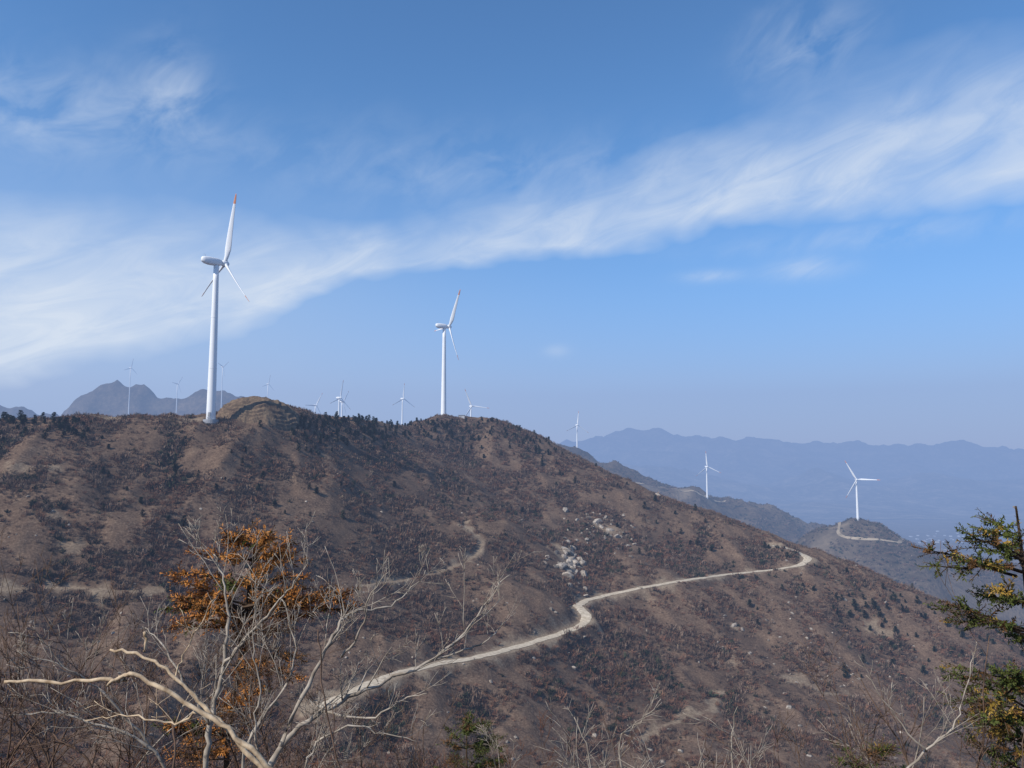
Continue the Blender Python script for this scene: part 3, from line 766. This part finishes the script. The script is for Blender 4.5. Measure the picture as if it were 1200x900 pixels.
def conifer(name,trunk,d,r0,whorls,mats,pick,nl=0.045,dens=0.008,sp=(2,4)):
    b=Buf(); pts=[V(u,v,d)+rv(0.01) for u,v in trunk]; pts=catmull(pts,5)
    b.tube(pts,r0,0.006,0,8); m=len(pts)
    for (t,n,L,a0,a1) in whorls:
        for k in range(n):
            i=min(int(t*(m-1)),m-2); q=pts[i].lerp(pts[i+1],t*(m-1)-i)+rv(0.02)
            a=math.radians(random.uniform(a0,a1)) 
            dd=Vector((math.cos(a),math.sin(a),random.uniform(-0.05,0.45)))
            LL=L*random.uniform(0.65,1.1); ns=max(5,int(LL/0.08)); bp,_=wander(q,dd,LL,ns,0.09,0.01)
            b.tube(bp,0.011*LL+0.004,0.003,0,4)
            mi=pick(t,a)
            for s in range(1,ns+1):
                dr=(bp[s]-bp[s-1]).normalized()
                if s<ns*0.3: 
                    continue
                for side in range(random.randint(*sp)):
                    sd=rv().normalized(); sd.z=sd.z*0.5+0.1
                    spray(b,bp[s],(dr*0.7+sd).normalized(),random.uniform(0.08,0.20)*(1.2-0.4*s/ns),pick(t,a) if random.random()<.4 else mi,nl,0.0065,-0.03,dens)
            spray(b,bp[-1],dr,0.14,mi,nl,0.0065,0.05,dens)
    spray(b,pts[-4],Vector((0,0,1)),0.22,pick(1,0),nl,0.006,0,dens)
    return b.obj(name,mats)
random.seed(77)
def pickL(t,a):
    r=random.random()
    if t>0.5: return 1 if r<0.74 else (2 if r<0.93 else 3)
    return 1 if r<0.35 else (2 if r<0.85 else 3)
conifer('dying_conifer_sapling',[(255,1060),(262,960),(268,880),(276,800),(284,720),(298,632)],7.0,0.035,
 [(0.99,5,0.24,0,360),(0.93,7,0.4,0,360),(0.87,8,0.52,0,360),(0.82,6,0.85,-30,20),(0.81,5,0.66,150,210),(0.80,7,0.7,0,360),(0.74,7,0.62,0,360),(0.66,6,0.55,0,360),(0.56,5,0.5,0,360),(0.45,5,0.6,120,260),(0.38,5,0.6,0,360)],
 [M_dbark,M_orange,M_brownn,M_green],pickL,sp=(3,5),nl=0.05)
def pickR(t,a):
    r=random.random()
    return 1 if r<0.62 else (2 if r<0.80 else 3)
conifer('conifer_sapling',[(1226,1060),(1220,960),(1216,860),(1210,760),(1200,670),(1190,592)],5.2,0.03,
 [(0.88,2,0.22,150,210),(0.83,3,0.42,165,200),(0.79,4,0.56,160,205),(0.8,3,0.5,-60,90),(0.72,3,0.28,130,230),(0.64,5,0.45,150,215),(0.6,4,0.5,-60,90),(0.52,6,0.48,140,220),(0.45,6,0.48,140,220),(0.38,6,0.42,130,230),(0.45,4,0.5,-60,90),(0.3,6,0.45,0,360)],
 [M_dbark,M_green,M_yellow,M_brownn],pickR,nl=0.035,dens=0.006)
conifer('conifer_sapling',[(552,1010),(550,960),(548,900),(546,852)],11.0,0.03,
 [(0.95,6,0.25,0,360),(0.8,7,0.45,0,360),(0.65,9,0.6,0,360),(0.5,9,0.7,0,360)],
 [M_dbark,M_green,M_green,M_brownn],pickR,nl=0.06,dens=0.008)
conifer('conifer_sapling',[(1020,1010),(1020,960),(1018,920),(1018,878)],8.0,0.02,
 [(0.95,4,0.18,0,360),(0.8,5,0.3,0,360),(0.6,5,0.4,0,360)],
 [M_dbark,M_green,M_yellow,M_brownn],pickR,nl=0.05,dens=0.012)
def proto_near(seed,mat):
    random.seed(seed); b=Buf()
    for i in range(8):
        d=Vector((random.gauss(0,0.6),random.gauss(0,0.6),1)); grow(b,Vector((random.gauss(0,.1),random.gauss(0,.1),-0.1)),d,random.uniform(0.8,1.4),0.011,2,0,0.11,0.02,(3,4),3,0.75,5)
    return b.obj('n_%d'%seed,[mat],do_link=False)
MINR=0.004
cn_=coll('near_kinds',[proto_near(51,M_nt1),proto_near(52,M_nt2),proto_near(53,M_nt1),proto_near(54,M_nt2)])
n=2300; ny=9+rng.random(n)**1.3*100; nx=(rng.random(n)**1.25*2-1)*(ny*0.70+1)
s=rng.random(n)*0.6+0.65; s*=np.clip(0.68+ny/38,0.75,2.1)*np.where(nx<0,1.3,0.95)
instancer('undergrowth_thicket',np.stack([nx,ny,hs(nx,ny)],1),nrm(n),np.stack([s,s,s],1),rng.integers(0,4,n),cn_)
# ------------------------------------------------------------ light, world
sd=Vector((-0.60,-0.46,0.66)).normalized()
sun=bpy.data.lights.new('sun','SUN'); sun.energy=4.8; sun.angle=math.radians(0.53); sun.color=(1.0,0.935,0.84)
so=link(bpy.data.objects.new('sun',sun)); so.rotation_euler=sd.to_track_quat('Z','Y').to_euler()
w=bpy.data.worlds.new('World'); scene.world=w; w.use_nodes=True; nt=w.node_tree; nt.nodes.clear()
w.cycles.sampling_method='NONE'
sky=N(nt,'ShaderNodeTexSky',sky_type='NISHITA'); sky.sun_disc=False; sky.sun_elevation=math.asin(sd.z); sky.sun_rotation=math.atan2(sd.x,sd.y)
sky.altitude=900; sky.air_density=1.0; sky.dust_density=0.6; sky.ozone_density=1.5
tc=N(nt,'ShaderNodeTexCoord'); sx=N(nt,'ShaderNodeSeparateXYZ'); nt.links.new(tc.outputs['Generated'],sx.inputs[0])
az=math_(nt,'ARCTAN2',sx.outputs[0],sx.outputs[1]); el=math_(nt,'ARCSINE',sx.outputs[2])
def ae(u,v):
    p=Vector(P(u,v,1)).normalized(); return math.atan2(p.x,p.y),math.asin(p.z)
cmb=N(nt,'ShaderNodeCombineXYZ'); nt.links.new(az,cmb.inputs[0]); nt.links.new(el,cmb.inputs[1])
def wn(scale,stretch,rot,detail=5,rough=0.6,dist=0.0,off=0):
    mp=N(nt,'ShaderNodeMapping'); mp.vector_type='POINT'; nt.links.new(cmb.outputs[0],mp.inputs[0])
    mp.inputs['Rotation'].default_value=(0,0,rot); 
    m2=N(nt,'ShaderNodeMapping'); nt.links.new(mp.outputs[0],m2.inputs[0]); m2.inputs['Scale'].default_value=(scale/stretch,scale,1); m2.inputs['Location'].default_value=(off,off*0.7,off*0.3)
    n=N(nt,'ShaderNodeTexNoise'); n.noise_dimensions='2D'; n.inputs['Scale'].default_value=1; n.inputs['Detail'].default_value=detail; n.inputs['Roughness'].default_value=rough; n.inputs['Distortion'].default_value=dist
    nt.links.new(m2.outputs[0],n.inputs['Vector']); return n.outputs['Fac']
def fcurve(px):
    pts=sorted([((ae(u,v)[0]+0.8)/1.6,ae(u,v)[1]/0.7) for u,v in px])
    fc=N(nt,'ShaderNodeFloatCurve'); cv=fc.mapping.curves[0]
    cv.points[0].location=(0,pts[0][1]); cv.points[-1].location=(1,pts[-1][1])
    for p in pts: cv.points.new(p[0],p[1])
    fc.mapping.update()
    a=math_(nt,'MULTIPLY_ADD',az,1/1.6,0.5); nt.links.new(a,fc.inputs['Value'])
    return math_(nt,'MULTIPLY',fc.outputs[0],0.7)
up_=fcurve([(-100,210),(0,215),(100,222),(200,230),(300,245),(400,255),(520,238),(600,222),(700,195),(800,155),(900,110),(1000,70),(1100,40),(1200,15),(1300,0)])
lo_=fcurve([(-100,460),(0,452),(100,440),(200,422),(300,388),(400,342),(520,314),(600,306),(700,296),(800,280),(900,269),(1000,259),(1100,249),(1200,241),(1300,236)])
warp=wn(9,1.6,0.15,3,0.6,0,3.1)
el2=math_(nt,'ADD',el,math_(nt,'MULTIPLY_ADD',warp,0.06,-0.03))
t=math_(nt,'DIVIDE',math_(nt,'SUBTRACT',el2,lo_),math_(nt,'SUBTRACT',up_,lo_))
prof=ramp(nt,t,[(0.0,0.0),(0.08,0.45),(0.20,1.0),(0.5,0.85),(0.75,0.45),(1.0,0.0)])
st1=wn(30,3.4,-0.32,5,0.62,0.5,1.7); st2=wn(10,2.2,-0.25,3,0.55,0.0,7.7)
tex=math_(nt,'MULTIPLY',ramp(nt,st1,[(0.25,0.48),(0.66,1.0)]),ramp(nt,st2,[(0.28,0.52),(0.58,1.0)]))
cl=math_(nt,'MULTIPLY',prof,tex)
def spot(u,v,ru,rv_,amp,tx):
    a0,e0=ae(u,v)
    a=math_(nt,'DIVIDE',math_(nt,'SUBTRACT',az,a0),ru/F); e=math_(nt,'DIVIDE',math_(nt,'SUBTRACT',el2 if rv_>15 else el,e0),rv_/F)
    r2=math_(nt,'ADD',math_(nt,'MULTIPLY',a,a),math_(nt,'MULTIPLY',e,e))
    g=math_(nt,'EXPONENT',math_(nt,'MULTIPLY',r2,-1.0))
    return math_(nt,'MULTIPLY',math_(nt,'MULTIPLY',g,amp),tx)
wisp2=ramp(nt,wn(24,1.9,-0.5,4,0.58,0.3,9.4),[(0.34,0.0),(0.72,1.0)])
wisp=wisp2; wisp3=ramp(nt,st1,[(0.3,0.3),(0.6,1.0)])
tot=cl
for sp_ in [(50,120,140,42,0.48,wisp),(205,100,38,45,0.5,wisp2),(945,50,60,35,0.5,wisp2),(560,200,300,40,0.25,wisp),(945,316,38,11,0.6,wisp3),(832,324,32,7,0.45,wisp3),(652,411,14,7,0.25,wisp3),(1030,275,160,14,0.3,wisp)]:
    tot=math_(nt,'ADD',tot,spot(*sp_))
veil=spot(40,350,430,130,0.26,1.0)
tot=math_(nt,'ADD',math_(nt,'MULTIPLY',tot,0.80),veil,clamp=True)
bgc=N(nt,'ShaderNodeVectorMath',operation='SCALE'); nt.links.new(sky.outputs[0],bgc.inputs[0]); bgc.inputs['Scale'].default_value=0.13
base=mixc(nt,1.0,bgc.outputs[0],(0.74,1.08,1.34),'MULTIPLY')
hz=ramp(nt,el,[(0.0,1.0),(0.08,0.92),(0.20,0.5),(0.40,0.0)])
hcol=ramp(nt,el,[(0.0,(0.315,0.405,0.635)),(0.10,(0.285,0.39,0.66)),(0.24,(0.17,0.325,0.67))])
base=mixc(nt,hz,base,hcol)
colr=mixc(nt,tot,base,(0.66,0.745,0.875))
bg=N(nt,'ShaderNodeBackground'); nt.links.new(colr,bg.inputs[0]); bg.inputs[1].default_value=1.0
wo=N(nt,'ShaderNodeOutputWorld'); nt.links.new(bg.outputs[0],wo.inputs[0])
cam=bpy.data.cameras.new('camera'); cam.sensor_width=36; cam.lens=36*F/1200; cam.clip_start=0.05; cam.clip_end=120000
co=link(bpy.data.objects.new('camera',cam)); co.location=(0,0,0); co.rotation_euler=(math.pi/2+PITCH,0,0)
scene.camera=co
scene.view_settings.view_transform='Standard'; scene.view_settings.look='None'; scene.view_settings.exposure=0
